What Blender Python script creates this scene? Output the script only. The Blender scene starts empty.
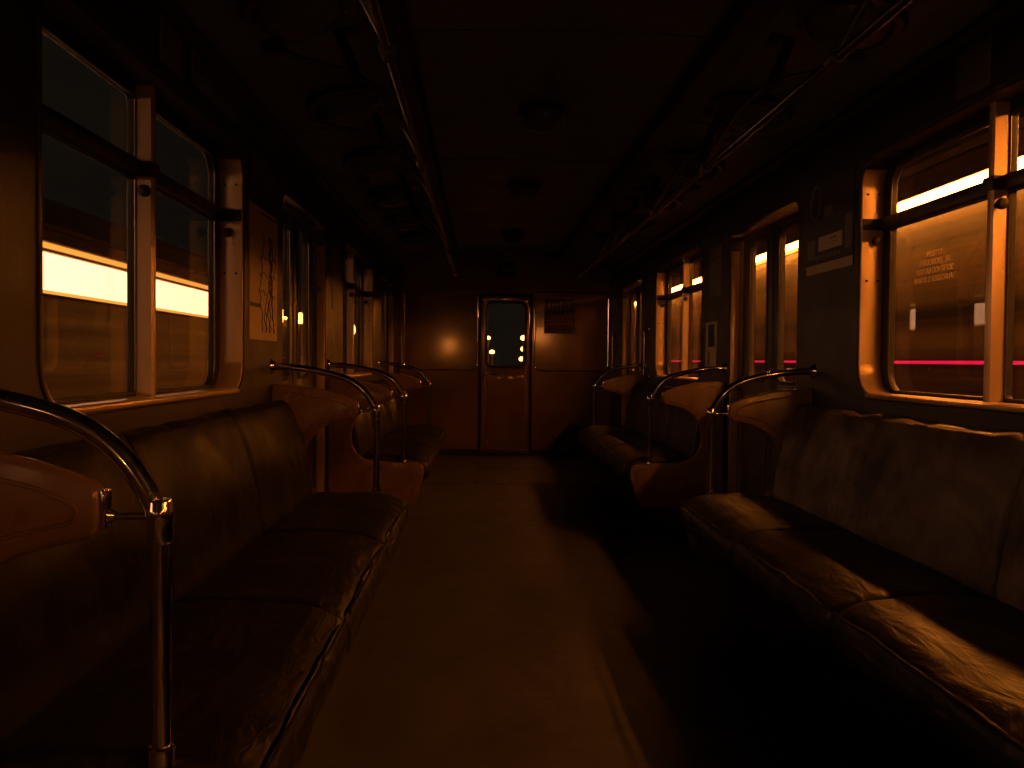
import bpy, bmesh, math, random
from mathutils import Vector, Matrix, noise
random.seed(7)
PI = math.pi
SC = bpy.context.scene
COL = SC.collection
CX = -0.303             # camera offset from the car's centre line
PER = 4.48              # spacing of the window / door bays

# ------------------------------------------------------------------ materials
def new_mat(name):
    m = bpy.data.materials.new(name); m.use_nodes = True
    nt = m.node_tree; b = nt.nodes['Principled BSDF']
    return m, nt, b
def mapping(nt, scale=(1, 1, 1)):
    tc = nt.nodes.new('ShaderNodeTexCoord'); mp = nt.nodes.new('ShaderNodeMapping')
    mp.inputs['Scale'].default_value = scale
    nt.links.new(tc.outputs['Object'], mp.inputs['Vector'])
    return mp.outputs['Vector']
def nz(nt, vec, scale, detail=4, rough=.55, dist=0):
    n = nt.nodes.new('ShaderNodeTexNoise')
    n.inputs['Scale'].default_value = scale; n.inputs['Detail'].default_value = detail
    n.inputs['Roughness'].default_value = rough; n.inputs['Distortion'].default_value = dist
    nt.links.new(vec, n.inputs['Vector']); return n.outputs['Fac']
def ramp(nt, fac, stops):
    r = nt.nodes.new('ShaderNodeValToRGB'); e = r.color_ramp.elements
    while len(e) < len(stops): e.new(.5)
    for i, (p, c) in enumerate(stops):
        e[i].position = p; e[i].color = (*c, 1) if len(c) == 3 else c
    nt.links.new(fac, r.inputs['Fac']); return r.outputs['Color']
def g(v): return (v, v, v)
def bump(nt, b, fac, strength=.3, dist=.01, prev=None):
    n = nt.nodes.new('ShaderNodeBump'); n.inputs['Strength'].default_value = strength
    n.inputs['Distance'].default_value = dist
    nt.links.new(fac, n.inputs['Height'])
    if prev: nt.links.new(prev, n.inputs['Normal'])
    nt.links.new(n.outputs['Normal'], b.inputs['Normal']); return n.outputs['Normal']
def paint(name, c1, c2, rough=.4, rvar=.12, scale=3, metal=0, bmp=.1, bscale=60, spec=.5, map_scale=(1, 1, 1), coat=0, lo=.3, hi=.7):
    m, nt, b = new_mat(name)
    v = mapping(nt, map_scale); f = nz(nt, v, scale, 6, .6)
    nt.links.new(ramp(nt, f, [(lo, c1), (hi, c2)]), b.inputs['Base Color'])
    nt.links.new(ramp(nt, nz(nt, v, scale * 2.3, 5), [(.3, g(rough - rvar)), (.7, g(rough + rvar))]), b.inputs['Roughness'])
    b.inputs['Metallic'].default_value = metal; b.inputs['Specular IOR Level'].default_value = spec
    if coat: b.inputs['Coat Weight'].default_value = coat; b.inputs['Coat Roughness'].default_value = .12
    if bmp: bump(nt, b, nz(nt, v, bscale, 3), bmp, .003)
    return m
M = {}
M['laminate'] = paint('wall_laminate', (.034, .030, .028), (.048, .041, .037), .42, .08, 2.5)
M['cream'] = paint('cream_enamel', (.62, .45, .27), (.68, .49, .30), .29, .018, 5, bmp=.15, bscale=140, metal=.45, spec=.8)
M['headcover'] = paint('dark_head_cover', (.05, .045, .04), (.08, .07, .06), .4, .1, 8)
M['dark_frame'] = paint('dark_window_bar', (.030, .026, .022), (.05, .042, .034), .38, .1, 12)
M['rubber'] = paint('black_rubber', (.012, .011, .010), (.02, .018, .016), .5, .1, 20)
M['ceiling'] = paint('ceiling_sheet', (.10, .14, .20), (.13, .18, .25), .5, .1, 2)
M['strip'] = paint('dark_ceiling_strip', (.015, .015, .015), (.03, .03, .028), .5, .1, 4)
M['base'] = paint('seat_box_steel', (.022, .019, .016), (.035, .03, .025), .5, .1, 5)
M['moulding'] = paint('tan_moulded_plastic', (.19, .115, .066), (.235, .145, .085), .30, .07, 5, bmp=.06, spec=.5, coat=.25)
M['chrome'] = paint('polished_steel', (.70, .66, .60), (.80, .76, .70), .11, .03, 30, metal=1, bmp=.03)
M['dull_steel'] = paint('dull_bracket_steel', (.10, .095, .085), (.15, .14, .125), .38, .08, 20, metal=.8)
M['rail_steel'] = paint('brushed_rail_steel', (.13, .125, .115), (.18, .17, .16), .16, .03, 20, metal=1)
M['knob'] = paint('black_knob', (.010, .009, .008), (.02, .018, .016), .4, .05, 20, spec=.25)
M['doorleaf'] = paint('door_leaf_paint', (.055, .045, .038), (.075, .062, .052), .34, .08, 3)
M['endpanel'] = paint('varnished_end_panel', (.33, .21, .125), (.40, .26, .16), .11, .015, 2.2, metal=.55, spec=.7, bmp=.05, bscale=14)
M['paper'] = paint('poster_paper', (.62, .50, .34), (.70, .56, .38), .5, .05, 4, bmp=0)
M['paper_grey'] = paint('dim_poster_paper', (.15, .14, .125), (.20, .18, .16), .5, .05, 6, bmp=0)
M['ink'] = paint('poster_ink', (.03, .028, .026), (.05, .045, .04), .5, .05, 6, bmp=0)
M['inkbrown'] = paint('brown_ink', (.30, .12, .05), (.36, .15, .06), .5, .05, 6, bmp=0)
M['sheet_brown'] = paint('brown_notice_sheet', (.05, .032, .022), (.09, .055, .035), .5, .05, 9, bmp=0)
M['frost'] = paint('unlit_frosted_glass', (.07, .07, .065), (.10, .10, .09), .25, .05, 6)
M['railside_r'] = paint('ribbed_car_side', (.010, .008, .007), (.125, .080, .042), .6, .08, 1.3, map_scale=(1, .015, 7), bmp=.1, lo=.40, hi=.60)
M['railside_l'] = paint('dark_car_side', (.08, .05, .03), (.26, .16, .085), .5, .08, 1.2, map_scale=(1, .05, 6), bmp=.1)
M['roof'] = paint('sooty_roof', (.07, .055, .045), (.10, .08, .06), .6, .1, 1)
M['ground'] = paint('track_ballast', (.05, .045, .04), (.10, .09, .08), .8, .1, 6, bmp=.6, bscale=20)
M['letters'] = paint('sticker_lettering', (.85, .70, .48), (.9, .75, .5), .5, .05, 5, bmp=0)

def floor_mat():
    m, nt, b = new_mat('marbled_linoleum'); v = mapping(nt, (1, .6, 1))
    a = nz(nt, v, 2.2, 8, .65, 1.2); c = nz(nt, mapping(nt, (1, 2.2, 1)), 9, 6, .7, .8)
    mix = nt.nodes.new('ShaderNodeMix'); mix.data_type = 'RGBA'; mix.blend_type = 'MULTIPLY'
    mix.inputs[0].default_value = .8
    nt.links.new(ramp(nt, a, [(.28, (.052, .052, .058)), (.5, (.086, .085, .094)), (.72, (.120, .117, .126))]), mix.inputs[6])
    nt.links.new(ramp(nt, c, [(.30, g(.55)), (.42, g(.95)), (.7, g(1))]), mix.inputs[7])
    nt.links.new(mix.outputs[2], b.inputs['Base Color'])
    nt.links.new(ramp(nt, c, [(.3, g(.38)), (.7, g(.55))]), b.inputs['Roughness'])
    bump(nt, b, c, .15, .004); return m
M['floor'] = floor_mat()

def leather(name, dark, worn, cy, rough):
    m, nt, b = new_mat(name); v = mapping(nt)
    big = nz(nt, mapping(nt, (1.5, 1.1, 1.5)), 2.2, 5, .6, .5)
    nt.links.new(ramp(nt, big, [(.36, dark), (.64, worn)]), b.inputs['Base Color'])
    nt.links.new(ramp(nt, nz(nt, v, 5, 4), [(.3, g(rough - .09)), (.7, g(rough + .10))]), b.inputs['Roughness'])
    b.inputs['Specular IOR Level'].default_value = .42 if 'seat' in name else .3
    n1 = bump(nt, b, nz(nt, mapping(nt, cy), 4.0, 5, .55, 1.6), .32, .03)
    bump(nt, b, nz(nt, v, 160, 3), .12, .003, n1)
    return m
M['leather'] = leather('black_seat_leather', (.007, .0065, .006), (.016, .014, .012), (3.2, 1.0, 1), .42)
M['leather_back'] = leather('worn_back_leather', (.005, .005, .005), (.016, .015, .014), (1, 1.4, .9), .50)

M['leather_scuffed_lit'] = leather('scuffed_lit_back_leather', (.020, .017, .015), (.21, .165, .130), (1, 1.9, .9), .46)  # scuffed copy of the back leather, lightened to imitate light falling on it

def emit(name, col, s):
    m = bpy.data.materials.new(name); m.use_nodes = True; nt = m.node_tree; nt.nodes.clear()
    e = nt.nodes.new('ShaderNodeEmission'); e.inputs['Color'].default_value = (*col, 1); e.inputs['Strength'].default_value = s
    o = nt.nodes.new('ShaderNodeOutputMaterial'); nt.links.new(e.outputs[0], o.inputs[0]); return m
M['glow_r'] = emit('sodium_lamp_strip', (1, .27, .03), 100)
M['glow_r2'] = emit('lower_lamp_strip', (1, .36, .05), 6)
M['glow_l'] = emit('lit_window_band', (1, .43, .20), 4.8)
M['glow_l2'] = emit('lit_cornice_line', (1, .36, .05), 1.6)
M['glow_red'] = emit('red_light_line', (1, .01, .07), 1.0)
M['glow_spot'] = emit('lamp_globe', (1, .45, .12), 8)
M['glow_added'] = emit('added_lamp_globe', (1, .40, .09), 130)
M['glow_dim'] = emit('small_marker', (1, .55, .22), 1.5)

def glass_mat(name, tint, refl, rough=.0):
    m = bpy.data.materials.new(name); m.use_nodes = True; nt = m.node_tree; nt.nodes.clear()
    t = nt.nodes.new('ShaderNodeBsdfTransparent'); t.inputs['Color'].default_value = (*tint, 1)
    gl = nt.nodes.new('ShaderNodeBsdfGlossy'); gl.inputs['Roughness'].default_value = rough
    lw = nt.nodes.new('ShaderNodeLayerWeight'); lw.inputs['Blend'].default_value = .5
    pw = nt.nodes.new('ShaderNodeMath'); pw.operation = 'POWER'; pw.inputs[1].default_value = 5
    fr = nt.nodes.new('ShaderNodeMath'); fr.operation = 'MULTIPLY_ADD'; fr.inputs[1].default_value = .8; fr.inputs[2].default_value = refl
    nt.links.new(lw.outputs['Facing'], pw.inputs[0]); nt.links.new(pw.outputs[0], fr.inputs[0])
    mx = nt.nodes.new('ShaderNodeMixShader'); o = nt.nodes.new('ShaderNodeOutputMaterial')
    df = nt.nodes.new('ShaderNodeBsdfDiffuse'); df.inputs['Color'].default_value = (.5, .45, .38, 1)
    v = mapping(nt, (1, 1, 1)); d = ramp(nt, nz(nt, v, 5, 8, .7, 1), [(.4, g(.012)), (.75, g(.045))])
    m2 = nt.nodes.new('ShaderNodeMixShader')
    nt.links.new(d, m2.inputs[0]); nt.links.new(t.outputs[0], m2.inputs[1]); nt.links.new(df.outputs[0], m2.inputs[2])
    nt.links.new(fr.outputs[0], mx.inputs[0]); nt.links.new(m2.outputs[0], mx.inputs[1]); nt.links.new(gl.outputs[0], mx.inputs[2])
    nt.links.new(mx.outputs[0], o.inputs[0]); return m
M['glass'] = glass_mat('dusty_window_glass', (.95, .94, .92), .03)

# ------------------------------------------------------------------ helpers
ORG = Vector((0, 0, 0))
def props(o, label=None, cat=None, group=None, kind=None):
    if label: o['label'] = label
    if cat: o['category'] = cat
    if group: o['group'] = group
    if kind: o['kind'] = kind
    return o
def empty(name, loc=(0, 0, 0), label=None, cat=None, group=None, kind=None, parent=None):
    o = bpy.data.objects.new(name, None); o.empty_display_size = .1
    o.location = loc; COL.objects.link(o); o.parent = parent
    return props(o, label, cat, group, kind)
def link(name, me, m, parent=None, smooth=True, ang=35):
    if ORG.length: me.transform(Matrix.Translation(-ORG))
    me.materials.clear(); me.materials.append(M[m] if isinstance(m, str) else m)
    if smooth:
        me.polygons.foreach_set('use_smooth', [True] * len(me.polygons))
        me.set_sharp_from_angle(angle=math.radians(ang))
    o = bpy.data.objects.new(name, me); COL.objects.link(o); o.parent = parent
    return o
def from_bm(name, bm, m, parent=None, smooth=True, ang=35):
    bmesh.ops.recalc_face_normals(bm, faces=bm.faces)
    me = bpy.data.meshes.new(name); bm.to_mesh(me); bm.free()
    return link(name, me, m, parent, smooth, ang)
def add_box(bm, a, b, bev=0):
    c = [(a[i] + b[i]) / 2 for i in range(3)]; s = [abs(b[i] - a[i]) for i in range(3)]
    r = bmesh.ops.create_cube(bm, size=1)
    bmesh.ops.scale(bm, vec=s, verts=r['verts']); bmesh.ops.translate(bm, vec=c, verts=r['verts'])
    if bev:
        es = list({e for v in r['verts'] for e in v.link_edges})
        bmesh.ops.bevel(bm, geom=es, offset=bev, segments=2, affect='EDGES', profile=.5)
def box(name, a, b, m, parent=None, bev=0):
    bm = bmesh.new(); add_box(bm, a, b, bev); return from_bm(name, bm, m, parent)
def smooth_path(p, n=6):
    p = [Vector(q) for q in p]; out = []
    for i in range(len(p) - 1):
        a = p[i - 1] if i else p[0] * 2 - p[1]; b = p[i]; c = p[i + 1]
        d = p[i + 2] if i + 2 < len(p) else c * 2 - b
        for k in range(n):
            t = k / n
            out.append(.5 * ((2 * b) + (c - a) * t + (2 * a - 5 * b + 4 * c - d) * t * t + (3 * b - a - 3 * c + d) * t ** 3))
    out.append(p[-1]); return out
def add_tube(bm, pts, r, seg=14, caps=True):
    pts = [Vector(p) for p in pts]; rs = r if isinstance(r, (list, tuple)) else [r] * len(pts)
    t0 = (pts[1] - pts[0]).normalized()
    up = Vector((0, 0, 1)) if abs(t0.z) < .9 else Vector((0, 1, 0))
    nrm = (up - t0 * up.dot(t0)).normalized(); rings = []
    for i, p in enumerate(pts):
        t = (pts[min(i + 1, len(pts) - 1)] - pts[max(i - 1, 0)]).normalized()
        nrm = (nrm - t * nrm.dot(t)).normalized(); bn = t.cross(nrm)
        rings.append([bm.verts.new(p + (nrm * math.cos(2 * PI * k / seg) + bn * math.sin(2 * PI * k / seg)) * rs[i]) for k in range(seg)])
    for a, b in zip(rings, rings[1:]):
        for k in range(seg): bm.faces.new((a[k], a[(k + 1) % seg], b[(k + 1) % seg], b[k]))
    if caps: bm.faces.new(rings[0][::-1]); bm.faces.new(rings[-1])
def tube(name, pts, r, m, parent=None, seg=14):
    bm = bmesh.new(); add_tube(bm, pts, r, seg); return from_bm(name, bm, m, parent)
def add_lathe(bm, prof, c, axis='Z', seg=32):
    rings = []
    for (r, h) in prof:
        ring = []
        for k in range(seg):
            a = 2 * PI * k / seg; x, y = r * math.cos(a), r * math.sin(a)
            v = {'Z': (x, y, h), 'X': (h, x, y), 'Y': (x, h, y)}[axis]
            ring.append(bm.verts.new(Vector(c) + Vector(v)))
        rings.append(ring)
    for a, b in zip(rings, rings[1:]):
        for k in range(seg): bm.faces.new((a[k], a[(k + 1) % seg], b[(k + 1) % seg], b[k]))
    bm.faces.new(rings[0][::-1]); bm.faces.new(rings[-1])
def lathe(name, prof, c, m, parent=None, axis='Z', seg=32):
    bm = bmesh.new(); add_lathe(bm, prof, c, axis, seg); return from_bm(name, bm, m, parent)
def rrect(x0, x1, y0, y1, r, n=7):
    """rounded rectangle; r = one radius or (bl, br, tr, tl)"""
    r = (r,) * 4 if not isinstance(r, (tuple, list)) else r; P = []
    for (cx, cy, a0, q) in ((x0, y0, PI, r[0]), (x1, y0, 1.5 * PI, r[1]), (x1, y1, 0, r[2]), (x0, y1, .5 * PI, r[3])):
        if q < 1e-4: P.append((cx, cy)); continue
        ox = cx + q if cx == x0 else cx - q; oy = cy + q if cy == y0 else cy - q
        for k in range(n + 1):
            a = a0 + .5 * PI * k / n; P.append((ox + q * math.cos(a), oy + q * math.sin(a)))
    return P
def plate(name, loops, thick, m, parent=None, plane='side', at=0, bev=0):
    """flat plate with holes; side: (u,v,w)->(y,z,x); end: (x,z,-y)"""
    cu = bpy.data.curves.new('tmp', 'CURVE'); cu.dimensions = '2D'; cu.fill_mode = 'BOTH'
    cu.extrude = max(thick / 2 - bev, 0); cu.bevel_depth = bev; cu.bevel_resolution = 2; cu.offset = -bev
    for L in loops:
        s = cu.splines.new('POLY'); s.points.add(len(L) - 1); s.use_cyclic_u = True
        for i, (x, y) in enumerate(L): s.points[i].co = (x, y, 0, 1)
    ob = bpy.data.objects.new('tmp', cu); COL.objects.link(ob)
    bpy.context.view_layer.update()
    me = bpy.data.meshes.new_from_object(ob.evaluated_get(bpy.context.evaluated_depsgraph_get()))
    bpy.data.objects.remove(ob); bpy.data.curves.remove(cu)
    me.name = name
    if plane == 'side': mt = Matrix(((0, 0, 1, at), (1, 0, 0, 0), (0, 1, 0, 0), (0, 0, 0, 1)))
    elif plane == 'flat': mt = Matrix(((1, 0, 0, 0), (0, 1, 0, 0), (0, 0, 1, at), (0, 0, 0, 1)))
    else: mt = Matrix(((1, 0, 0, 0), (0, 0, -1, at), (0, 1, 0, 0), (0, 0, 0, 1)))
    me.transform(mt)
    bm = bmesh.new(); bm.from_mesh(me); bmesh.ops.remove_doubles(bm, verts=bm.verts, dist=1e-5)
    bmesh.ops.recalc_face_normals(bm, faces=bm.faces); bm.to_mesh(me); bm.free()
    return link(name, me, m, parent)
def prism(name, prof, y0, y1, m, parent=None, smooth=True):
    bm = bmesh.new(); a = [bm.verts.new((x, y0, z)) for x, z in prof]; b = [bm.verts.new((x, y1, z)) for x, z in prof]
    n = len(prof)
    for i in range(n): bm.faces.new((a[i], a[(i + 1) % n], b[(i + 1) % n], b[i]))
    bm.faces.new(a[::-1]); bm.faces.new(b)
    return from_bm(name, bm, m, parent, smooth)
def text_mesh(name, body, size, m, parent, mt, align='CENTER', thick=.0006):
    cu = bpy.data.curves.new('tmp', 'FONT'); cu.body = body; cu.size = size; cu.align_x = align; cu.extrude = thick
    cu.space_line = 1.1
    ob = bpy.data.objects.new('tmp', cu); COL.objects.link(ob); bpy.context.view_layer.update()
    me = bpy.data.meshes.new_from_object(ob.evaluated_get(bpy.context.evaluated_depsgraph_get()))
    bpy.data.objects.remove(ob); me.transform(mt); me.name = name
    return link(name, me, m, parent, smooth=False)
def copy_tree(o, parent=None):
    c = o.copy(); COL.objects.link(c); c.parent = parent
    for ch in o.children: copy_tree(ch, c)
    return c

# ------------------------------------------------------------------ shell
Y0, Y1 = -8.3, 11.15
WZ0, WZ1 = 1.02, 2.005          # window opening
def win_c(k): return 2.95 + PER * k
def door_c(k): return 5.19 + PER * k
WIN_K = (-2, -1, 0, 1); DOOR_K = (-2, -1, 0, 1)
def win_hole(k): c = win_c(k); return rrect(c - .88, c + .86, WZ0, WZ1, .13)
def door_hole(k): c = door_c(k); return rrect(c - .63, c + .63, -.02, 1.985, (0, 0, .09, .09))
outer = [(Y0, -.12), (Y1 + .1, -.12), (Y1 + .1, 2.26), (Y0, 2.26)]
for s, nm in ((-1, 'wall_left'), (1, 'wall_right')):
    o = plate(nm, [outer] + [win_hole(k) for k in WIN_K] + [door_hole(k) for k in DOOR_K], .14, 'laminate', at=s * 1.35)
    props(o, kind='structure')
    # small cornice between wall and ceiling
    t = prism('trim_cornice_%s' % ('left' if s < 0 else 'right'), [(s * 1.285, 2.195), (s * 1.262, 2.20), (s * 1.245, 2.222), (s * 1.25, 2.245), (s * 1.285, 2.25)], Y0, Y1, 'laminate')
    props(t, kind='structure')
o = box('floor', (-1.30, Y0, -.12), (1.30, Y1 + .1, 0), 'floor'); props(o, kind='structure')
# ceiling: cove | dark strip | centre sheet | dark strip | cove, one closed section
half = [(1.42, 2.235), (1.262, 2.24), (1.20, 2.268), (1.08, 2.298), (.92, 2.33), (.72, 2.372), (.64, 2.385), (.64, 2.425), (.40, 2.435), (0, 2.44)]
sec = half + [(-x, z) for x, z in half[-2::-1]]
o = prism('ceiling', sec + [(-1.42, 2.56), (1.42, 2.56)], Y0, Y1 + .1, 'ceiling'); props(o, kind='structure')
for n, s in enumerate((-1, 1)):
    o = prism('trim_%d' % (n + 1), [(s * .715, 2.374), (s * .70, 2.35), (s * .60, 2.362), (s * .585, 2.426), (s * .66, 2.426)], Y0, Y1, 'strip'); props(o, kind='structure')
n = 3
for yy in (-2.2, -.2, 1.45, 3.6, 5.9, 8.2, 10.3):      # ceiling sheet joints
    bm = bmesh.new(); add_tube(bm, smooth_path([(-.585, yy, 2.428), (-.3, yy, 2.437), (0, yy, 2.44), (.3, yy, 2.437), (.585, yy, 2.428)]), .004, 8)
    props(from_bm('trim_%d' % n, bm, 'strip'), kind='structure'); n += 1
for s in (-1, 1):
    for yy in (2.37, 4.61, 6.85, 9.1):
        bm = bmesh.new(); add_tube(bm, [(s * x, yy, z) for x, z in half[1:7]], .004, 8)
        props(from_bm('trim_%d' % n, bm, 'strip'), kind='structure'); n += 1
# rear wall of the carriage
o = box('wall_rear', (-1.42, Y0 - .08, -.12), (1.42, Y0, 2.56), 'laminate'); props(o, kind='structure')

# ------------------------------------------------------------------ windows
def window(idx, s, k):
    r = empty('window_%d' % idx, (s * 1.35, win_c(k), WZ0), kind='structure')
    global ORG; ORG = Vector(r.location); c = win_c(k)
    a, b = c - .88, c + .86
    # enamelled lining of the reveal, with a small lip on the wall
    ro = rrect(a, b, WZ0, WZ1, .13, 10); ri = rrect(a + .014, b - .014, WZ0 + .014, WZ1 - .014, .12, 10)
    def cut(P, lo):                      # open outline below / above the head line, starting at one side
        zc = 1.958; Q = [p for p in P if (p[1] < zc) == lo]
        Q.sort(key=lambda p: math.atan2(p[0] - c, (p[1] - 1.5) * (-1 if lo else 1)))
        e0, e1 = min(p[0] for p in P), max(p[0] for p in P)
        return [(e0, zc)] + Q + [(e1, zc)]
    plate('reveal_lining', [cut(ro, True) + cut(ri, True)[::-1]], .105, 'cream', r, at=s * 1.3325, bev=.003)
    plate('head_cover', [cut(ro, False) + cut(ri, False)[::-1]], .108, 'headcover', r, at=s * 1.3325, bev=.003)
    plate('wall_lip', [rrect(a - .012, b + .012, WZ0 - .012, WZ1 + .012, .14), rrect(a + .003, b - .003, WZ0 + .003, WZ1 - .003, .125)], .010, 'laminate', r, at=s * 1.2785, bev=.003)
    # dark glazing frame with four openings
    pn = [(c - .79, c - .07), (c + .045, c + .775)]
    X = s * 1.385
    holes = []; gl = []
    for i, (p, q) in enumerate(pn):
        R = .085
        holes.append(rrect(p, q, 1.045, 1.708, (R if i == 0 else .015, R if i == 1 else .015, .01, .01)))
        holes.append(rrect(p, q, 1.762, 1.955, (.01, .01, R if i == 1 else .015, R if i == 0 else .015)))
        gl += [(p, q, 1.045, 1.708), (p, q, 1.762, 1.955)]
    plate('glazing_frame', [rrect(a + .005, b - .005, WZ0 + .005, WZ1 - .005, .125)] + holes, .028, 'rubber', r, at=X, bev=.005)
    # cream mullion and dark transom bar standing proud
    bm = bmesh.new(); pz = [(X - s * .012, c - .066), (X - s * .058, c - .062), (X - s * .064, c - .054), (X - s * .064, c - .036), (X - s * .058, c - .030), (X - s * .012, c + .036)]
    va = [bm.verts.new((x, y, WZ0 + .012)) for x, y in pz]; vb = [bm.verts.new((x, y, WZ1 - .012)) for x, y in pz]
    for i in range(6): bm.faces.new((va[i], va[(i + 1) % 6], vb[(i + 1) % 6], vb[i]))
    bm.faces.new(va); bm.faces.new(vb); from_bm('mullion', bm, 'cream', r)
    bm = bmesh.new(); add_box(bm, (X - s * .036, a + .012, 1.712), (X - s * .010, b - .012, 1.758), .005)
    add_box(bm, (X - s * .068, c - .070, 1.712), (X - s * .03, c - .008, 1.758), .004)
    for yy in (a + .0155, b - .0155): add_box(bm, (s * 1.283, yy - .0025, 1.712), (X - s * .03, yy + .0025, 1.758), .001)
    from_bm('transom', bm, 'dark_frame', r)
    for (p, q, z0, z1) in gl:
        box('pane', (X + s * .001, p - .008, z0 - .008), (X + s * .004, q + .008, z1 + .008), 'glass', r)
    # seal beads just inside each opening: thin brighter line seen around the glass
    for h in holes:
        bm = bmesh.new(); add_tube(bm, [(X - s * .013, y, z) for y, z in h + h[:1]], .0035, 6, caps=False); from_bm('glazing_bead', bm, 'dull_steel', r)
    # sill
    bm = bmesh.new(); add_box(bm, (s * 1.268, a + .10, WZ0 - .005), (s * 1.35, b - .10, WZ0 + .012), .005); from_bm('sill', bm, 'cream', r)
    for (yy, zz, dd) in ((c - .068, 1.663, .05), (b - .022, 1.663, .03), (a + .022, 1.663, .03)):
        bm = bmesh.new()
        add_lathe(bm, [(.008, 0), (.008, .02), (.017, .022), (.019, .03), (.016, .045), (.006, .047)], (0, 0, 0), 'X', 18)
        kx = X - s * .05 if dd == .05 else s * 1.335
        if dd == .05: mt = Matrix.Translation((kx, yy + .004, zz)) @ Matrix.Rotation(-PI / 2, 4, 'Z')
        else: mt = Matrix.Translation((kx, yy + (.015 if yy > c else -.015), zz)) @ Matrix.Rotation(-PI / 2 if yy > c else PI / 2, 4, 'Z')
        bmesh.ops.transform(bm, matrix=mt, verts=bm.verts)
        from_bm('latch_knob', bm, 'knob', r)
    for zz in (1.12, 1.50, 1.86):
        for xx in (1.305, 1.352):
            lathe('screw', [(.002, -.0185), (.005, -.0175), (.005, -.010)], (s * xx, b, zz), 'knob', r, 'Y', 10)
    ORG = Vector((0, 0, 0)); return r
wi = 1
WIN = {}
for k in (0, 1, -1, -2):
    for s in (-1, 1):
        WIN[(s, k)] = window(wi, s, k); wi += 1

# lettering stuck on the right-hand pane, read from outside (mirrored from within)
r = WIN[(1, 0)]
mt = Matrix(((0, 0, 1, 1.381), (1, 0, 0, 3.375), (0, 1, 0, 1.560), (0, 0, 0, 1)))
ORG = Vector(r.location)
text_mesh('lettering', "KTTELEN\nЯЕ  ДКЗЯООЯЕВ\nЗОЕЯЕVОО ЯАТЅОЛ\nТАUЯОЅЯЕЯ Ѕ ЭТЯАМ", .029, 'letters', r, mt)
ORG = Vector((0, 0, 0))

# ------------------------------------------------------------------ sliding doors
def door(idx, s, k):
    c = door_c(k); r = empty('door_%d' % idx, (s * 1.36, c, 0), kind='structure')
    global ORG; ORG = Vector(r.location)
    plate('door_frame', [rrect(c - .63, c + .63, .0, 1.985, (0, 0, .09, .09)), rrect(c - .622, c + .622, -.03, 1.977, (0, 0, .085, .085))], .098, 'headcover', r, at=s * 1.3325, bev=.002)
    for q in (-1, 1): box('jamb_strip', (s * 1.284, c + q * .622, .02), (s * 1.334, c + q * .612, 1.86), 'cream', r, .002)
    for q in (-1, 1):
        g0, g1 = (c - .435, c - .115) if q < 0 else (c + .105, c + .435)
        l0, l1 = (c - .60, c - .015) if q < 0 else (c + .015, c + .60)
        lf = plate('door_leaf', [rrect(l0, l1, .01, 1.955, (.01, .01, .01, .01)), rrect(g0, g1, 1.05, 1.895, .06)], .028, 'doorleaf', r, at=s * 1.37, bev=.004)
        plate('glass_seal', [rrect(g0 - .016, g1 + .016, 1.034, 1.911, .07), rrect(g0 + .004, g1 - .004, 1.054, 1.891, .055)], .034, 'rubber', lf, at=s * 1.37, bev=.004)
        bm = bmesh.new(); h = rrect(g0 + .002, g1 - .002, 1.052, 1.893, .055)
        add_tube(bm, [(s * 1.352, y, z) for y, z in h + h[:1]], .003, 6, caps=False); from_bm('seal_bead', bm, 'dull_steel', lf)
        box('pane', (s * 1.358, g0 - .004, 1.046), (s * 1.361, g1 + .004, 1.899), 'glass', lf)
        plate('kick_panel', [rrect(l0 + .06, l1 - .06, .12, .94, .04)], .006, 'doorleaf', lf, at=s * 1.354, bev=.002)
    bm = bmesh.new(); add_box(bm, (s * 1.352, c - .018, .01), (s * 1.385, c + .018, 1.955), .008); from_bm('rubber_edge', bm, 'rubber', r)
    box('threshold', (s * 1.27, c - .61, -.01), (s * 1.40, c + .61, .012), 'dull_steel', r)
    ORG = Vector((0, 0, 0)); return r
di = 1
for k in (0, 1, -1, -2):
    for s in (-1, 1): door(di, s, k); di += 1

# ------------------------------------------------------------------ end wall
def px(x, D=11.15): return (x - 481) / 918 * D + CX
o = plate('wall_end', [[(-1.42, -.12), (1.42, -.12), (1.42, 2.56), (-1.42, 2.56)], rrect(-.315, .305, -.01, 1.945, .02)], .08, 'endpanel', plane='end', at=Y1 + .05)
props(o, kind='structure')
r = empty('door_%d' % di, (0, Y1, 0), kind='structure'); ORG = Vector(r.location)
df = plate('door_leaf', [rrect(-.30, .29, .012, 1.93, .015), rrect(-.24, .235, 1.075, 1.86, .085)], .04, 'endpanel', r, 'end', Y1 + .03, .004)
plate('glass_seal', [rrect(-.255, .25, 1.06, 1.875, .095), rrect(-.225, .22, 1.09, 1.845, .075)], .056, 'rubber', df, 'end', Y1 + .03, .006)
box('pane', (-.24, Y1 + .03, 1.075), (.235, Y1 + .034, 1.86), 'glass', df)
plate('raised_panel', [rrect(-.235, .225, .14, .99, .06), ], .006, 'endpanel', df, 'end', Y1 + .008, .002)
bm = bmesh.new(); h = rrect(-.24, .23, .135, .995, .065); add_tube(bm, [(x, Y1 + .008, z) for x, z in h + h[:1]], .005, 6, False)
from_bm('panel_bead', bm, 'endpanel', df)
hd = lathe('lock_plate', [(.022, 0), (.024, -.008), (.010, -.012)], (-.245, Y1 + .012, .985), 'dull_steel', df, 'Y', 20)
tube('door_handle', smooth_path([(-.245, Y1 + .005, .985), (-.245, Y1 - .035, .985), (-.225, Y1 - .045, .985), (-.14, Y1 - .045, .98)]), .008, 'chrome', hd, 10)
box('kick_plate', (-.27, Y1 + .002, .02), (.26, Y1 + .012, .075), 'dull_steel', df, .002)
bm = bmesh.new()
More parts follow.
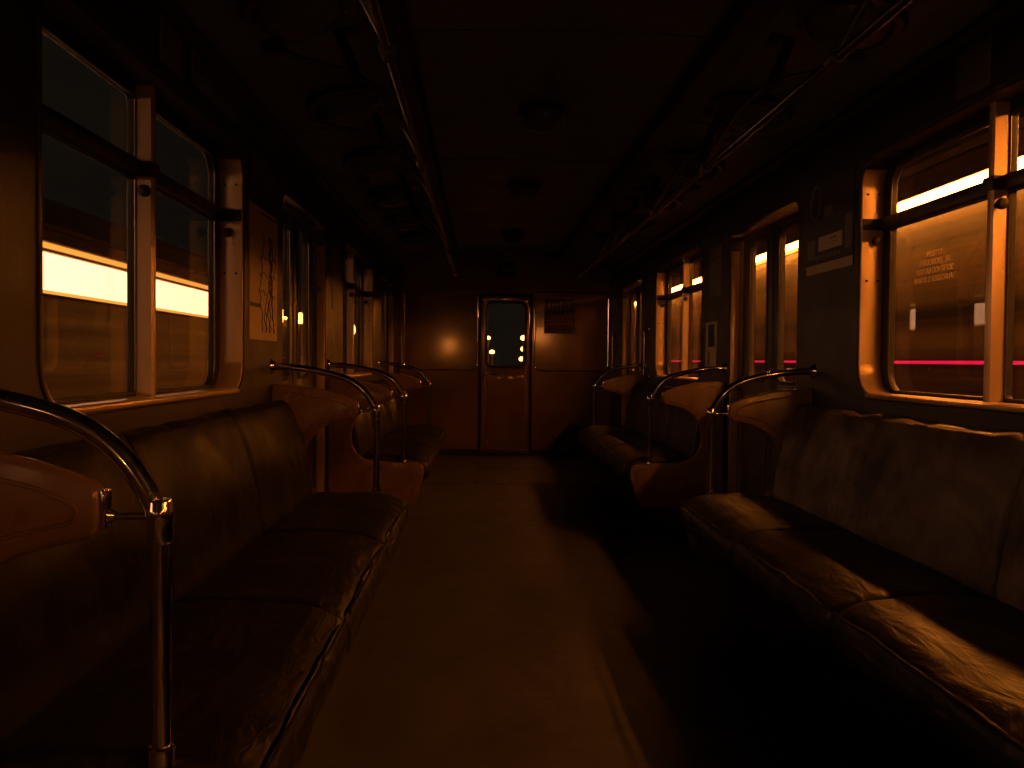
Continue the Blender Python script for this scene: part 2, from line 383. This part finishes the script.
for x in (-.318, .308): add_box(bm, (x - .012, Y1 - .006, 0), (x + .012, Y1 + .012, 1.96), .003)
add_box(bm, (-.33, Y1 - .006, 1.945), (.32, Y1 + .012, 1.968), .003)
from_bm('door_frame', bm, 'rubber', r)
plate('door_stop', [rrect(-.36, .35, -.02, 1.99, .02), rrect(-.28, .27, .03, 1.91, .05)], .02, 'rubber', r, 'end', Y1 + .064)
ORG = Vector((0, 0, 0))
for nme, (a, b) in (('trim_%d' % n, (-1.235, -.345)), ('trim_%d' % (n + 1), (.345, 1.245))):
    bm = bmesh.new(); h = rrect(a, b, 1.03, 1.985, .085)
    add_tube(bm, [(x, Y1 + .008, z) for x, z in h + h[:1]], .0085, 8, False)
    props(from_bm(nme, bm, 'chrome'), kind='structure')
    n += 1
o = box('baseboard_end', (-1.28, Y1 - .012, 0), (-.335, Y1 + .012, .07), 'rubber'); props(o, kind='structure')
o = box('baseboard_end_right', (.325, Y1 - .012, 0), (1.28, Y1 + .012, .07), 'rubber'); props(o, kind='structure')
# floor seams and access hatch near the end wall
def seam(name, a, b):
    o = box(name, (a[0], a[1], -.001), (b[0], b[1], .0015), 'rubber'); props(o, kind='structure')
for (a, b) in (((-1.2, 8.555), (-.47, 8.585)), ((-.40, 8.535), (1.2, 8.565)), ((-.32, 9.76), (.42, 9.79)), ((-.34, 8.56), (-.32, 8.95)), ((-.33, 9.9), (-.31, 10.5))):
    seam('trim_%d' % n, a, b); n += 1

# ------------------------------------------------------------------ benches
def smooth_closed(P, n=5):
    m_ = len(P); out = []
    for i in range(m_):
        a, b, c, d = (Vector(P[(i + j - 1) % m_]) for j in range(4))
        for k in range(n):
            t = k / n; out.append(.5 * ((2 * b) + (c - a) * t + (2 * a - 5 * b + 4 * c - d) * t * t + (3 * b - a - 3 * c + d) * t ** 3))
    return out
def cushion(name, prof, y0, y1, m, parent, seed, amp, rnd=.03, kind='seat'):
    P = smooth_closed(prof, 6); cx = sum(p[0] for p in P) / len(P); cz = sum(p[1] for p in P) / len(P)
    ny = 64; bm = bmesh.new(); rings = []
    for j in range(ny + 1):
        t = j / ny; tt = .5 - .5 * math.cos(PI * t); tt = .55 * tt + .45 * t
        y = y0 + (y1 - y0) * tt; e = min(y - y0, y1 - y)
        sh = 0 if e >= rnd else rnd * (1 - math.sqrt(max(0, 1 - ((rnd - e) / rnd) ** 2)))
        ring = []
        for p in P:
            v = Vector((p[0] - cx, p[1] - cz)); L = v.length
            v *= max(.05, (L - sh) / L)
            q = Vector((cx + v.x, y, cz + v.y))
            if kind == 'seat':
                w = noise.noise(Vector((q.x * 7, q.y * 2.2, seed))) * amp + noise.noise(Vector((q.x * 20, q.y * 6, seed + 4))) * amp * .35
                if q.z > cz: q.z += w - .012 * math.sin(PI * tt) * (1 if q.x < 1.05 else 0) * .6
                ed = max(0, 1 - abs(q.x - .66) / .07)
                q.x += ed * (noise.noise(Vector((q.y * 13, q.z * 9, seed))) * .009 + noise.noise(Vector((q.y * 30, q.z * 9, seed))) * .003)
            else:
                w = noise.noise(Vector((q.z * 4, q.y * 7, seed))) * amp + noise.noise(Vector((q.z * 16, q.y * 13, seed + 4))) * amp * .4
                if q.x < 1.24: q.x += w - .010 * math.sin(PI * tt)
                if q.z > .95: q.z += noise.noise(Vector((q.y * 8, 3, seed))) * .008 - .006 * math.sin(PI * tt)
            ring.append(bm.verts.new(q))
        rings.append(ring)
    nn = len(P)
    for a, b in zip(rings, rings[1:]):
        for k in range(nn): bm.faces.new((a[k], a[(k + 1) % nn], b[(k + 1) % nn], b[k]))
    bm.faces.new(rings[0][::-1]); bm.faces.new(rings[-1])
    return from_bm(name, bm, m, parent, ang=60)
SEATP = [(1.15, .50), (1.08, .528), (.95, .540), (.82, .538), (.72, .522), (.655, .492), (.636, .445), (.642, .395), (.675, .368), (.78, .360), (1.0, .360), (1.15, .365)]
BACKP = [(1.080, .535), (1.088, .62), (1.112, .75), (1.152, .875), (1.185, .942), (1.212, .962), (1.243, .962), (1.266, .940), (1.270, .9), (1.268, .75), (1.24, .6), (1.18, .52), (1.11, .505)]
ENDP = [(1.276, 1.035), (1.20, 1.033), (1.08, 1.020), (.98, .997), (.915, .976), (.892, .967), (.879, .954), (.876, .93), (.876, .902), (.881, .887), (.896, .877), (.94, .868), (1.0, .852), (1.055, .822), (1.10, .775), (1.122, .72), (1.127, .66), (1.118, .60), (1.095, .555), (1.05, .522), (.98, .503), (.88, .498), (.76, .498), (.70, .492), (.672, .472), (.663, .44), (.667, .40), (.69, .32), (.715, .24), (.74, .215), (.78, .205), (1.276, .205)]
INNER_TOP = [(1.22, .990), (1.10, .982), (.99, .962), (.935, .942), (.914, .930), (.910, .915), (.920, .904), (.95, .897), (1.03, .877), (1.085, .845), (1.13, .795), (1.165, .735), (1.20, .80)]
INNER_LOW = [(1.22, .46), (.80, .462), (.725, .455), (.705, .435), (.712, .38), (.745, .28), (.77, .25), (1.22, .245)]
def make_bench():
    """right-hand bench, near end at y=0, far end at y=2.90"""
    global ORG; ORG = Vector((1.0, 1.45, 0))
    r = empty('bench_seat', ORG)
    L = 2.904
    bm = bmesh.new(); add_box(bm, (.87, .03, .0), (1.275, L - .03, .362), .01)
    from_bm('seat_box', bm, 'base', r)
    bm = bmesh.new()
    for i in range(9): add_box(bm, (.863, .12, .06 + i * .03), (.872, L - .12, .072 + i * .03), .002)
    from_bm('heater_grille', bm, 'base', r)
    cuts = [.022, 1.0, 1.96, L - .022]
    for i in range(3):
        cushion('seat_cushion', SEATP, cuts[i] + .002, cuts[i + 1] - .002, 'leather', r, 3.1 * i + 1, .010)
        cushion('back_cushion', BACKP, cuts[i] + .002, cuts[i + 1] - .002, 'leather_back', r, 5.7 * i + 2, .009, .035, 'back')
    # piping along the front edge of the seat cushions
    for i in range(3):
        a, b = cuts[i] + .03, cuts[i + 1] - .03; pts = []
        for j in range(41):
            y = a + (b - a) * j / 40; pts.append((.640 + noise.noise(Vector((y * 9, 1, i))) * .006, y, .495 + noise.noise(Vector((y * 6, 7, i))) * .007))
        tube('piping', pts, .0045, 'leather', r, 8)
    for y in (0, L):
        e = plate('end_panel', [ENDP], .036, 'moulding', r, 'end', y, .011)
        for L_ in (INNER_TOP, INNER_LOW):
            for q in (-1, 1):
                bm = bmesh.new(); h = smooth_closed(L_, 3)
                add_tube(bm, [(p[0], y + q * .018, p[1]) for p in h + h[:1]], .0038, 6, False)
                from_bm('panel_bead', bm, 'moulding', e)
        bm = bmesh.new(); add_box(bm, (.868, y - .014, .893), (.8765, y + .014, .953), .003); from_bm('tip_plate', bm, 'chrome', e)
        lathe('screw', [(.004, -.021), (.006, -.019), (.006, -.015)], (1.185, y, .60), 'chrome', e, 'Y', 12)
    ORG = Vector((0, 0, 0)); return r
B1, B2 = 1.416, 5.90
bench = make_bench()
bench.location = (1.0, B1 + 1.452, 0)
props(bench, 'long leather bench along the right wall with scuffed backs coloured paler as if lit, nearest on that side', 'bench', 'leather benches along the walls')
for s, y, lb in ((-1, B1, 'long black leather bench along the left wall, nearest to the camera'),
                 (1, B2, 'farther leather bench on the right, beyond the first right-hand door'),
                 (-1, B2, 'farther leather bench on the left, beyond the first left-hand door')):
    c = copy_tree(bench); c.location = (s * 1.0, y + 1.452, 0); c.rotation_euler = (0, 0, 0 if s > 0 else PI)
    c['label'] = lb
for ch in bench.children:                 # the near right bench has scuffed backs, coloured paler to stand for light
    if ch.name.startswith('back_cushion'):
        ch.data = ch.data.copy(); ch.data.materials[0] = M['leather_scuffed_lit']
# ------------------------------------------------------------------ bench-end grab rails
def make_rail():
    global ORG; ORG = Vector((.79, 0, .498))
    r = empty('grab_rail', ORG)
    P = smooth_path([(1.276, 0, 1.115), (1.20, 0, 1.113), (1.12, 0, 1.104), (1.045, 0, 1.091), (.953, 0, 1.068), (.895, 0, 1.041), (.849, 0, 1.002), (.815, 0, .955), (.797, 0, .918), (.791, 0, .885)], 6)
    tube('rail_tube', P, .0165, 'chrome', r, 20)
    tube('pole', [(.79, 0, .895), (.79, 0, .505)], .0145, 'chrome', r, 20)
    cl = lathe('clamp', [(.015, .868), (.0185, .874), (.0195, .885), (.0195, .903), (.021, .906), (.021, .922), (.0195, .925), (.019, .934), (.017, .938)], (.792, 0, 0), 'chrome', r)
    lathe('clamp_screw', [(.003, -.026), (.007, -.024), (.007, -.016)], (.792, 0, .912), 'dull_steel', cl, 'Y', 14)
    bm = bmesh.new(); add_tube(bm, [(.80, 0, .912), (.872, 0, .912)], .0055, 12); add_tube(bm, [(.858, 0, .912), (.870, 0, .912)], [.007, .014], 14)
    from_bm('tie_rod', bm, 'chrome', r)
    lathe('wall_flange', [(.018, -.016), (.022, -.014), (.034, -.004), (.036, 0)], (1.280, 0, 1.115), 'chrome', r, 'X')
    lathe('foot', [(.030, .4985), (.029, .506), (.021, .512), (.0205, .555), (.017, .558)], (.79, 0, 0), 'chrome', r)
    ORG = Vector((0, 0, 0)); return r
rail = make_rail(); first = True
RL = {(-1, 0): 'large curved steel grab rail in the left foreground, tallest in the photo',
      (-1, 1): 'curved steel grab rail at the far end of the near left bench',
      (-1, 2): 'curved steel grab rail at the start of the farther left bench',
      (-1, 3): 'curved steel grab rail at the far end of the farther left bench',
      (1, 1): 'curved steel grab rail at the far end of the near right bench',
      (1, 2): 'curved steel grab rail at the start of the farther right bench',
      (1, 3): 'curved steel grab rail at the far end of the farther right bench'}
for (s, i), lb in RL.items():
    y = (B1, B1 + 2.904, B2, B2 + 2.904)[i]
    o = rail if first else copy_tree(rail); first = False
    o.location = (s * .79, y, .498); o.rotation_euler = (0, 0, 0 if s > 0 else PI)
    props(o, lb, 'grab rail', 'curved grab rails at the bench ends')
# short vertical door grips on the walls
def grip(s, y, lb):
    global ORG; ORG = Vector((s * 1.28, y, 1.0)); r = empty('door_grip', ORG)
    x = s * 1.235
    tube('bar', smooth_path([(s * 1.278, y, 1.01), (x, y, 1.03), (x, y, 1.10), (x, y, 1.37), (x, y, 1.44), (s * 1.278, y, 1.46)]), .011, 'chrome', r)
    for z in (1.01, 1.46): lathe('flange', [(.02, -.004), (.024, .0)], (s * 1.279, y, z), 'chrome', r, 'X', 18)
    ORG = Vector((0, 0, 0)); props(r, lb, 'handle', 'upright door grips')
grip(1, 8.62, 'upright steel grip on the right wall before the far door')
grip(1, 10.7, 'upright steel grip on the right wall beside the end panel')
grip(-1, 10.8, 'upright steel grip on the left wall beside the end panel')

# ------------------------------------------------------------------ ceiling rails
def ceiling_rail(s, lb):
    global ORG; ORG = Vector((s * .524, 0, 1.87)); r = empty('ceiling_grab_rail', ORG)
    tube('rail_tube', [(s * .524, -1.2, 1.87), (s * .524, 7.7, 1.87)], .0125, 'rail_steel', r, 18)
    for q in (-1.2, 7.7): lathe('end_cap', [(.006, -.01), (.018, -.008), (.018, .008), (.006, .01)], (s * .524, q, 1.87), 'chrome', r, 'Y', 16)
    for y in (-.1, 2.15, 3.4, 4.4, 5.95, 6.75, 7.5):
        P = smooth_path([(s * x, y, z) for x, z in ((1.075, 2.285), (.93, 2.238), (.78, 2.195), (.67, 2.115), (.595, 2.01), (.545, 1.92), (.524, 1.885))], 5)
        a = tube('bracket_arm', P, .011, 'dull_steel', r, 12)
        bm = bmesh.new(); add_tube(bm, [(s * .835, y, 2.352), (s * .765, y, 2.19)], .019, 4); from_bm('hanger', bm, 'base', a)
        bm = bmesh.new(); add_box(bm, (s * .80 - .045, y - .035, 2.34), (s * .80 + .045, y + .035, 2.366), .006); from_bm('hanger_plate', bm, 'base', a)
        lathe('flange', [(.05, .02), (.046, .0), (.02, -.018)], (s * 1.075, y, 2.29), 'base', a)
        lathe('clamp', [(.016, -.028), (.021, -.024), (.021, .024), (.016, .028)], (s * .524, y, 1.87), 'dull_steel', a, 'Y', 18)
        tube('hinge_sleeve', [(s * .80, y, 2.203), (s * .74, y, 2.17)], .017, 'base', a, 12)
    ORG = Vector((0, 0, 0)); props(r, lb, 'grab rail', 'long ceiling rails')
ceiling_rail(-1, 'long overhead steel rail under the left side of the ceiling')
ceiling_rail(1, 'long overhead steel rail under the right side of the ceiling')

# ------------------------------------------------------------------ ceiling lamps (unlit)
def lamp(rad):
    r = empty('ceiling_lamp', (0, 0, 0))
    lathe('base_ring', [(rad * .9, .02), (rad * 1.0, .0), (rad * 1.02, -.018), (rad * .96, -.03), (rad * .80, -.034), (rad * .78, -.02)], (0, 0, 0), 'dull_steel', r, seg=48)
    lathe('glass_dome', [(rad * .82, -.02), (rad * .80, -.045), (rad * .68, -.075), (rad * .45, -.098), (rad * .2, -.108), (rad * .04, -.11)], (0, 0, 0), 'frost', r, seg=40)
    for k in range(3):
        a = k * 2 * PI / 3 + .4
        lathe('catch', [(.008, -.045), (.010, -.03), (.010, -.015)], (rad * .93 * math.cos(a), rad * .93 * math.sin(a), 0), 'chrome', r, seg=10)
    return r
big = lamp(.18); small = lamp(.125); used = {}
def put_lamp(src, loc, rot, lb, grp):
    o = src if src.name not in used else copy_tree(src); used[src.name] = 1
    o.location = loc; o.rotation_euler = (0, rot, 0); props(o, lb, 'ceiling lamp', grp)
side = [('nearest', 3.05), ('second', 4.17), ('third', 5.29), ('fourth', 6.41), ('fifth', 7.53), ('sixth', 8.65)]
for s, sd in ((-1, 'left'), (1, 'right')):
    for nm, y in side:
        put_lamp(big, (s * .92, y, 2.318), s * .21, '%s unlit round lamp of the row on the %s side of the ceiling' % (nm, sd), 'unlit round side lamps')
for nm, y in (('nearest', 4.7), ('middle', 6.7), ('farthest', 9.2)):
    put_lamp(small, (0, y, 2.425), 0, '%s unlit round lamp on the centre line of the ceiling' % nm, 'unlit round centre lamps')
ORG = Vector((0, 10.9, 2.2)); r = empty('ceiling_box', ORG)
box('casing', (-.10, 10.8, 2.17), (.09, 11.0, 2.31), 'base', r, .01); box('bracket', (-.05, 10.85, 2.31), (.04, 10.95, 2.442), 'dull_steel', r)
box('front_plate', (-.085, 10.793, 2.19), (.075, 10.801, 2.25), 'frost', r)
ORG = Vector((0, 0, 0)); props(r, 'small dark box hanging from the ceiling above the end door', 'box')

# ------------------------------------------------------------------ posters
def poster(name, s, y0, y1, z0, z1, m, lb, deco=None, grp=None):
    global ORG; ORG = Vector((s * 1.279, (y0 + y1) / 2, z0)); r = empty(name, ORG)
    sh = box('sheet', (s * 1.2765, y0, z0), (s * 1.2800, y1, z1), m, r)
    X = s * 1.2758
    def bars(nm, items, mm):
        bm = bmesh.new()
        for (a, b, c, d) in items:
            add_box(bm, (X - .0006, y0 + (y1 - y0) * a, z0 + (z1 - z0) * c), (X + .0006, y0 + (y1 - y0) * b, z0 + (z1 - z0) * d))
            if nm in ('printed_block', 'tall_letter'): from_bm(nm, bm, mm, r, False); bm = bmesh.new()
        if bm.verts: from_bm(nm, bm, mm, r, False)
        else: bm.free()
    if deco: deco(bars, r, X, y0, y1, z0, z1)
    ORG = Vector((0, 0, 0)); props(r, lb, 'poster', grp)
def d_map(bars, r, X, y0, y1, z0, z1):
    bars('header', [(0, 1, .965, 1)], 'ink')
    bars('printed_label', [(.02, .38, .235, .262)], 'ink')
    bars('heading_text', [(.36, .5, .925, .94), (.53, .7, .925, .94), (.73, .95, .925, .94)], 'ink')
    bm = bmesh.new(); rd = random.Random(3)
    def L(u, v): return (X, y0 + (y1 - y0) * u, z0 + (z1 - z0) * v)
    for q in range(7):
        u = .45 + q * .07; pts = []
        for i in range(22):
            v = .06 + .72 * i / 21; u += rd.uniform(-.055, .055); u = min(.93, max(.3, u)); pts.append(L(u, v))
        add_tube(bm, smooth_path(pts, 3), .0016, 4)
    for q in range(3):
        v = .35 + .13 * q; pts = [L(.32 + .6 * i / 9, v + rd.uniform(-.02, .03)) for i in range(10)]; add_tube(bm, smooth_path(pts, 3), .0016, 4)
    from_bm('map_lines', bm, 'ink', r)
poster('map_poster', -1, 3.90, 4.42, 1.235, 1.835, 'paper', 'pale street-map poster on the left wall between first window and door', d_map)
def d_dark(bars, r, X, y0, y1, z0, z1):
    rd = random.Random(5)
    bars('printed_marks', [(.08 + .2 * i, .2 + .2 * i, rd.uniform(.05, .3), rd.uniform(.6, .92)) for i in range(4)], 'paper_grey')
poster('dark_poster', -1, 3.90, 4.46, 1.85, 2.07, 'ink', 'dark picture poster directly above the pale street map', d_dark)
def d_right(bars, r, X, y0, y1, z0, z1):
    bars('bottom_band', [(0, 1, 0, .085)], 'paper')
    bars('printed_panel', [(.22, .72, .20, .33)], 'paper')
    bars('panel_text', [(.34, .46, .285, .298), (.34, .55, .25, .262)], 'ink')
    bars('printed_block', [(.80, .98, .14, .32), (.03, .16, .16, .45), (.42, .60, .50, .60)], 'paper_grey')
    bars('small_text', [(.25 + .08 * i, .31 + .08 * i, .13, .165) for i in range(7)], 'paper_grey')
    bm = bmesh.new(); pts = [(X, y0 + (y1 - y0) * (.78 + .11 * math.cos(a * PI / 12)), z0 + (z1 - z0) * (.66 + .16 * math.sin(a * PI / 12))) for a in range(25)]
    add_tube(bm, pts, .008, 6, False); from_bm('printed_ring', bm, 'paper_grey', r)
poster('advert_poster', 1, 3.87, 4.43, 1.575, 2.08, 'ink', 'dark advertising poster with pale bottom band on the right wall', d_right)
def d_lines(bars, r, X, y0, y1, z0, z1):
    bars('text_lines', [(.1, .9, .82, .86), (.1, .8, .7, .73), (.1, .85, .6, .63), (.15, .6, .3, .33)], 'inkbrown')
poster('notice', 1, 6.02, 6.34, 1.60, 1.93, 'paper_grey', 'tall dim notice high on the right wall just past the first door', d_lines)
def d_bottle(bars, r, X, y0, y1, z0, z1):
    bars('dark_figure', [(.2, .75, .5, .95)], 'ink'); bars('pale_figure', [(.3, .45, .6, .9), (.5, .6, .62, .8)], 'paper_grey')
    bars('upright_text', [(.7, .78, .12, .42), (.6, .64, .12, .4), (.1, .5, .05, .08)], 'ink')
poster('flyer', 1, 6.12, 6.42, 1.09, 1.43, 'paper', 'orange-toned flyer with dark figure on the right wall, below the dim notice', d_bottle)
poster('small_notice', 1, 6.46, 6.54, 1.40, 1.56, 'paper_grey', 'very small notice next to the second right window frame', d_lines)
poster('pale_notice', -1, 6.05, 6.42, 1.48, 1.95, 'paper_grey', 'narrow greyish notice on the left wall just past the first door', d_lines)
poster('door_side_poster', -1, 1.50, 1.93, 1.57, 2.15, 'ink', 'dark poster at the left edge of the picture before the first window', d_dark)
def d_bars(bars, r, X, y0, y1, z0, z1):
    bars('tall_letter', [(.06 + .105 * i, .11 + .105 * i, .45, .95) for i in range(9)], 'ink')
poster('placard', -1, 3.13, 3.70, 2.075, 2.19, 'paper_grey', 'wide grey placard with tall letters above the near left window', d_bars, None)
poster('placard', -1, 2.83, 3.02, 2.05, 2.19, 'paper_grey', 'small blank grey placard above the near left window', None, None)
poster('placard', 1, 2.84, 3.04, 2.03, 2.19, 'paper_grey', 'small grey placard above the near right window', d_lines, None)
# crest notice on the end panel
ORG = Vector((px(560), Y1, 1.55)); r = empty('crest_notice', ORG)
box('sheet', (px(544), Y1 + .001, 1.485), (px(575), Y1 + .0095, 1.90), 'sheet_brown', r)
bm = bmesh.new(); rd = random.Random(9)
for i in range(6): add_box(bm, (px(548 + i * 3.8), Y1 - .0005, 1.77), (px(550.4 + i * 3.8), Y1 + .002, rd.uniform(1.84, 1.88)))
from_bm('upright_strokes', bm, 'paper_grey', r)
bm = bmesh.new()
for i in range(9): add_tube(bm, smooth_path([(px(546 + 3.2 * i), Y1 + .001, 1.60 + rd.uniform(0, .03)), (px(549 + 2.6 * i), Y1 + .001, 1.67), (px(547 + 3 * i), Y1 + .001, 1.72 + rd.uniform(-.02, .03))], 4), .006, 6)
add_tube(bm, [(px(546), Y1 + .001, 1.60), (px(574), Y1 + .001, 1.60)], .005, 6); from_bm('crest', bm, 'inkbrown', r)
bm = bmesh.new()
for i in range(6): add_box(bm, (px(549 + i * 4), Y1 - .0005, 1.51), (px(551.5 + i * 4), Y1 + .002, 1.57))
from_bm('lettering', bm, 'ink', r, False)
ORG = Vector((0, 0, 0)); props(r, 'worn crest-shaped notice on the right end panel beside the door', 'notice')

# ------------------------------------------------------------------ outside
o = box('ground', (-40, -70, -1.2), (40, 90, -1.1), 'ground'); props(o, kind='structure')
def segbox(bm, a, b, y0, y1, step=1.0):
    y = y0
    while y < y1 - 1e-6:
        e = min(y + step, y1); add_box(bm, (a[0], y, a[1]), (b[0], e, b[1])); y = e
def railcar(s, x, y0, y1, side_m, zroof, lb):
    """body side at |x|, ribbed sheet; returns root"""
    global ORG; ORG = Vector((s * (x + 1.3), (y0 + y1) / 2, -1.1)); r = empty('railcar', ORG)
    prof = [(s * x, -.45)]
    z = -.45
    while z < 1.60:                       # rounded horizontal ribs
        prof += [(s * x, z + .02), (s * (x - .004), z + .06), (s * (x - .006), z + .11), (s * (x - .004), z + .16), (s * x, z + .20)]; z += .26
    prof += [(s * x, zroof), (s * (x + .12), zroof + .18), (s * (x + .5), zroof + .42), (s * (x + 1.3), zroof + .52), (s * (x + 2.1), zroof + .42), (s * (x + 2.5), zroof + .18), (s * (x + 2.62), zroof), (s * (x + 2.62), -.45)]
    prism('body', prof, y0, y1, side_m, r)
    prism('roof', [(s * (x - .03), zroof - .005), (s * (x - .05), zroof + .03), (s * (x + .10), zroof + .20), (s * (x + .5), zroof + .45), (s * (x + 1.3), zroof + .55), (s * (x + 2.2), zroof + .45), (s * (x + 2.65), zroof + .02), (s * (x + 2.63), zroof)], y0 - .05, y1 + .05, 'roof', r)
    bm = bmesh.new(); add_box(bm, (s * (x + .3), y0 + 1, -.75), (s * (x + 2.3), y1 - 1, -.45), .02); from_bm('underframe', bm, 'base', r)
    for yy in (y0 + 3, y0 + 5.2, (y0 + y1) / 2 - 1, (y0 + y1) / 2 + 1.2, y1 - 5.2, y1 - 3):
        lathe('wheel_set', [(.06, .25), (.42, .25), (.45, .28), (.42, .38), (.10, .40), (.08, 2.2), (.42, 2.22), (.45, 2.32), (.42, 2.35), (.06, 2.35)], (s * x if s > 0 else -x - 2.6, yy, -.65), 'base', r, 'X', 24)
    return r
def edge_frames(r, s, x, ys, z0, z1, m):
    bm = bmesh.new()
    for y in ys: add_box(bm, (s * (x - .03), y - .02, z0), (s * x, y + .02, z1), .004)
    return from_bm('window_post', bm, m, r)
# right: close ribbed car with a lamp strip under the eaves
XR = 2.305
r = railcar(1, XR, -58, 34, 'railside_r', 2.30, '')
bm = bmesh.new(); segbox(bm, (XR - .060, 2.122), (XR - .014, 2.138), -57.8, 33.8); segbox(bm, (XR - .055, 2.100), (XR - .018, 2.112), -57.8, 33.8); from_bm('lamp_strip', bm, 'glow_r', r, False)
bm = bmesh.new(); segbox(bm, (XR - .075, 2.138), (XR + .01, 2.148), -57.9, 33.9, 8); from_bm('lamp_hood', bm, 'roof', r, False)
bm = bmesh.new(); segbox(bm, (XR - .018, 2.078), (XR - .006, 2.086), -57.8, 33.8, 2); from_bm('lower_lamp_strip', bm, 'glow_r2', r, False)
bm = bmesh.new()
y = -57
while y < 33.5: add_box(bm, (XR - .013, y, 2.07), (XR + .01, y + .02, 2.138)); y += 1.5
from_bm('strip_clip', bm, 'roof', r, False)
bm = bmesh.new(); segbox(bm, (XR - .03, 1.156), (XR - .015, 1.174), -57.8, 33.8, 2); from_bm('red_light_line', bm, 'glow_red', r, False)
bm = bmesh.new(); segbox(bm, (XR - .016, 1.145), (XR + .01, 1.185), -57.8, 33.8, 8); from_bm('red_line_rail', bm, 'base', r, False)
ORG = Vector((0, 0, 0)); props(r, 'ribbed orange-brown railcar alongside, outside the right windows, with lamp strip and red line', 'train')
# left: farther, darker car with a lit window band
XL = 4.20
r = railcar(-1, XL, -60, 16.6, 'railside_l', 2.30, '')
bm = bmesh.new(); segbox(bm, (-XL + .004, 1.745), (-XL + .03, 2.075), -59, 16.2, 1.0); from_bm('lit_window_band', bm, 'glow_l', r, False)
bm = bmesh.new(); segbox(bm, (-XL + .004, 2.12), (-XL + .03, 2.165), -59, 16.2, 2); from_bm('lit_cornice_line', bm, 'glow_l2', r, False)
bm = bmesh.new(); segbox(bm, (-XL + .004, 1.715), (-XL + .03, 1.742), -59, 16.2, 2); from_bm('lower_glow_line', bm, 'glow_l2', r, False)
bm = bmesh.new()
for z in (1.70, 2.09, 2.18): add_box(bm, (-XL - .01, -59.2, z - .008), (-XL + .05, 16.4, z + .008))
from_bm('window_rail', bm, 'railside_l', r, False)
ORG = Vector((0, 0, 0)); props(r, 'dark railcar farther off, outside the left windows, with glowing window band', 'train')
# lamp posts beyond the trains
def lamp_post(x, y, z, rad, lb, el=1.6):
    global ORG; ORG = Vector((x, y, -1.1)); r = empty('lamp_post', ORG)
    tube('post', [(x, y, -1.1), (x, y, z - rad * el - .02)], .04, 'roof', r, 10)
    lathe('lamp_globe', [(rad * math.sin(a * PI / 10) + .002, -rad * el * math.cos(a * PI / 10)) for a in range(11)], (x, y, z), 'glow_spot', r, 'Z', 16)
    lathe('collar', [(rad * .5, -rad * el - .03), (rad * .6, -rad * el + .02), (rad * .4, -rad * el + .04)], (x, y, z), 'roof', r, 'Z', 12)
    ORG = Vector((0, 0, 0)); props(r, lb, 'lamp post', 'lamp posts outside')
def at(pxx, pyy, d):
    dx, dy = pxx - 481, pyy - 360; c, s_ = math.cos(math.radians(.5)), math.sin(math.radians(.5))
    ux, uy = dx * c + dy * s_, dy * c - dx * s_
    return (CX + ux * d / 918, d, 1.155 - uy * d / 918)
for (a, b, d, rd_, lb) in ((285, 317, 21.5, .085, 'nearest lamp post outside the left door windows'), (302, 319, 24, .085, 'second lamp post outside the left door windows'),
                      (353.5, 330, 33, .11, 'farther lamp post seen through the second left window'),
                      (524, 338, 26, .10, 'tallest lamp post seen in the end door window, upper right'), (524, 349, 30, .11, 'lamp post seen in the end door window, middle right'),
                      (522, 359, 36, .12, 'lowest lamp post seen in the end door window, lower right'), (488, 338, 26, .07, 'lamp post seen in the end door window, upper left'),
                      (492, 352, 32, .09, 'lamp post seen in the end door window, lower left')):
    p = at(a, b, d); lamp_post(p[0], d, p[2], rd_, lb, 1.9 if a < 400 else .8)

def helper_lamp(s_, y, z, lb):  # unseen lamp, added only to put bright reflections into the end panels
    global ORG; ORG = Vector((s_ * 1.28, y, z)); r = empty('added_glow_lamp', ORG)
    box('back_plate', (s_ * 1.262, y - .06, z - .09), (s_ * 1.281, y + .06, z + .09), 'dull_steel', r, .004)
    tube('lamp_arm', smooth_path([(s_ * 1.262, y, z - .06), (s_ * 1.20, y, z - .09), (s_ * 1.175, y, z - .075), (s_ * 1.17, y, z - .031)]), .009, 'dull_steel', r, 10)
    lathe('added_lamp_ball', [(.032 * math.sin(a * PI / 12) + .001, -.032 * math.cos(a * PI / 12)) for a in range(13)], (s_ * 1.17, y, z), 'glow_added', r, 'Z', 24)
    ORG = Vector((0, 0, 0)); props(r, lb, 'wall lamp', 'lamps added behind the camera for the panel glow')
helper_lamp(-1, -2.7, 1.55, 'small lamp added on the left wall to make the glow in the left end panel')
helper_lamp(1, -.30, 1.75, 'small lamp added on the right wall to make the glow in the right end panel')
# ------------------------------------------------------------------ world, camera
w = bpy.data.worlds.new('night'); SC.world = w; w.use_nodes = True
bg = w.node_tree.nodes['Background']; bg.inputs['Color'].default_value = (1, .80, .58, 1); bg.inputs['Strength'].default_value = .006
F = 918
cam = bpy.data.cameras.new('camera'); cam.sensor_width = 36; cam.lens = F / 1024 * 36; cam.clip_start = .02; cam.clip_end = 300
co = bpy.data.objects.new('camera', cam); COL.objects.link(co); SC.camera = co
R0 = Matrix(((1, 0, 0), (0, 0, -1), (0, 1, 0)))        # looks along +Y, up +Z
v = Vector((-31 / F, 24 / F, -1)).normalized()
Q = Vector((0, 0, -1)).rotation_difference(v).to_matrix()
Rl = Matrix.Rotation(math.radians(-.5), 3, 'Z')
Mc = Q @ Rl
co.matrix_world = Matrix.Translation((CX, 0, 1.155)) @ (R0 @ Mc.transposed()).to_4x4()
SC.view_settings.view_transform = 'Standard'; SC.view_settings.look = 'None'
SC.view_settings.exposure = 0; SC.view_settings.gamma = 1
SC.view_settings.use_curve_mapping = False
SC.cycles.max_bounces = 8; SC.cycles.transparent_max_bounces = 16
SC.cycles.sample_clamp_indirect = 4
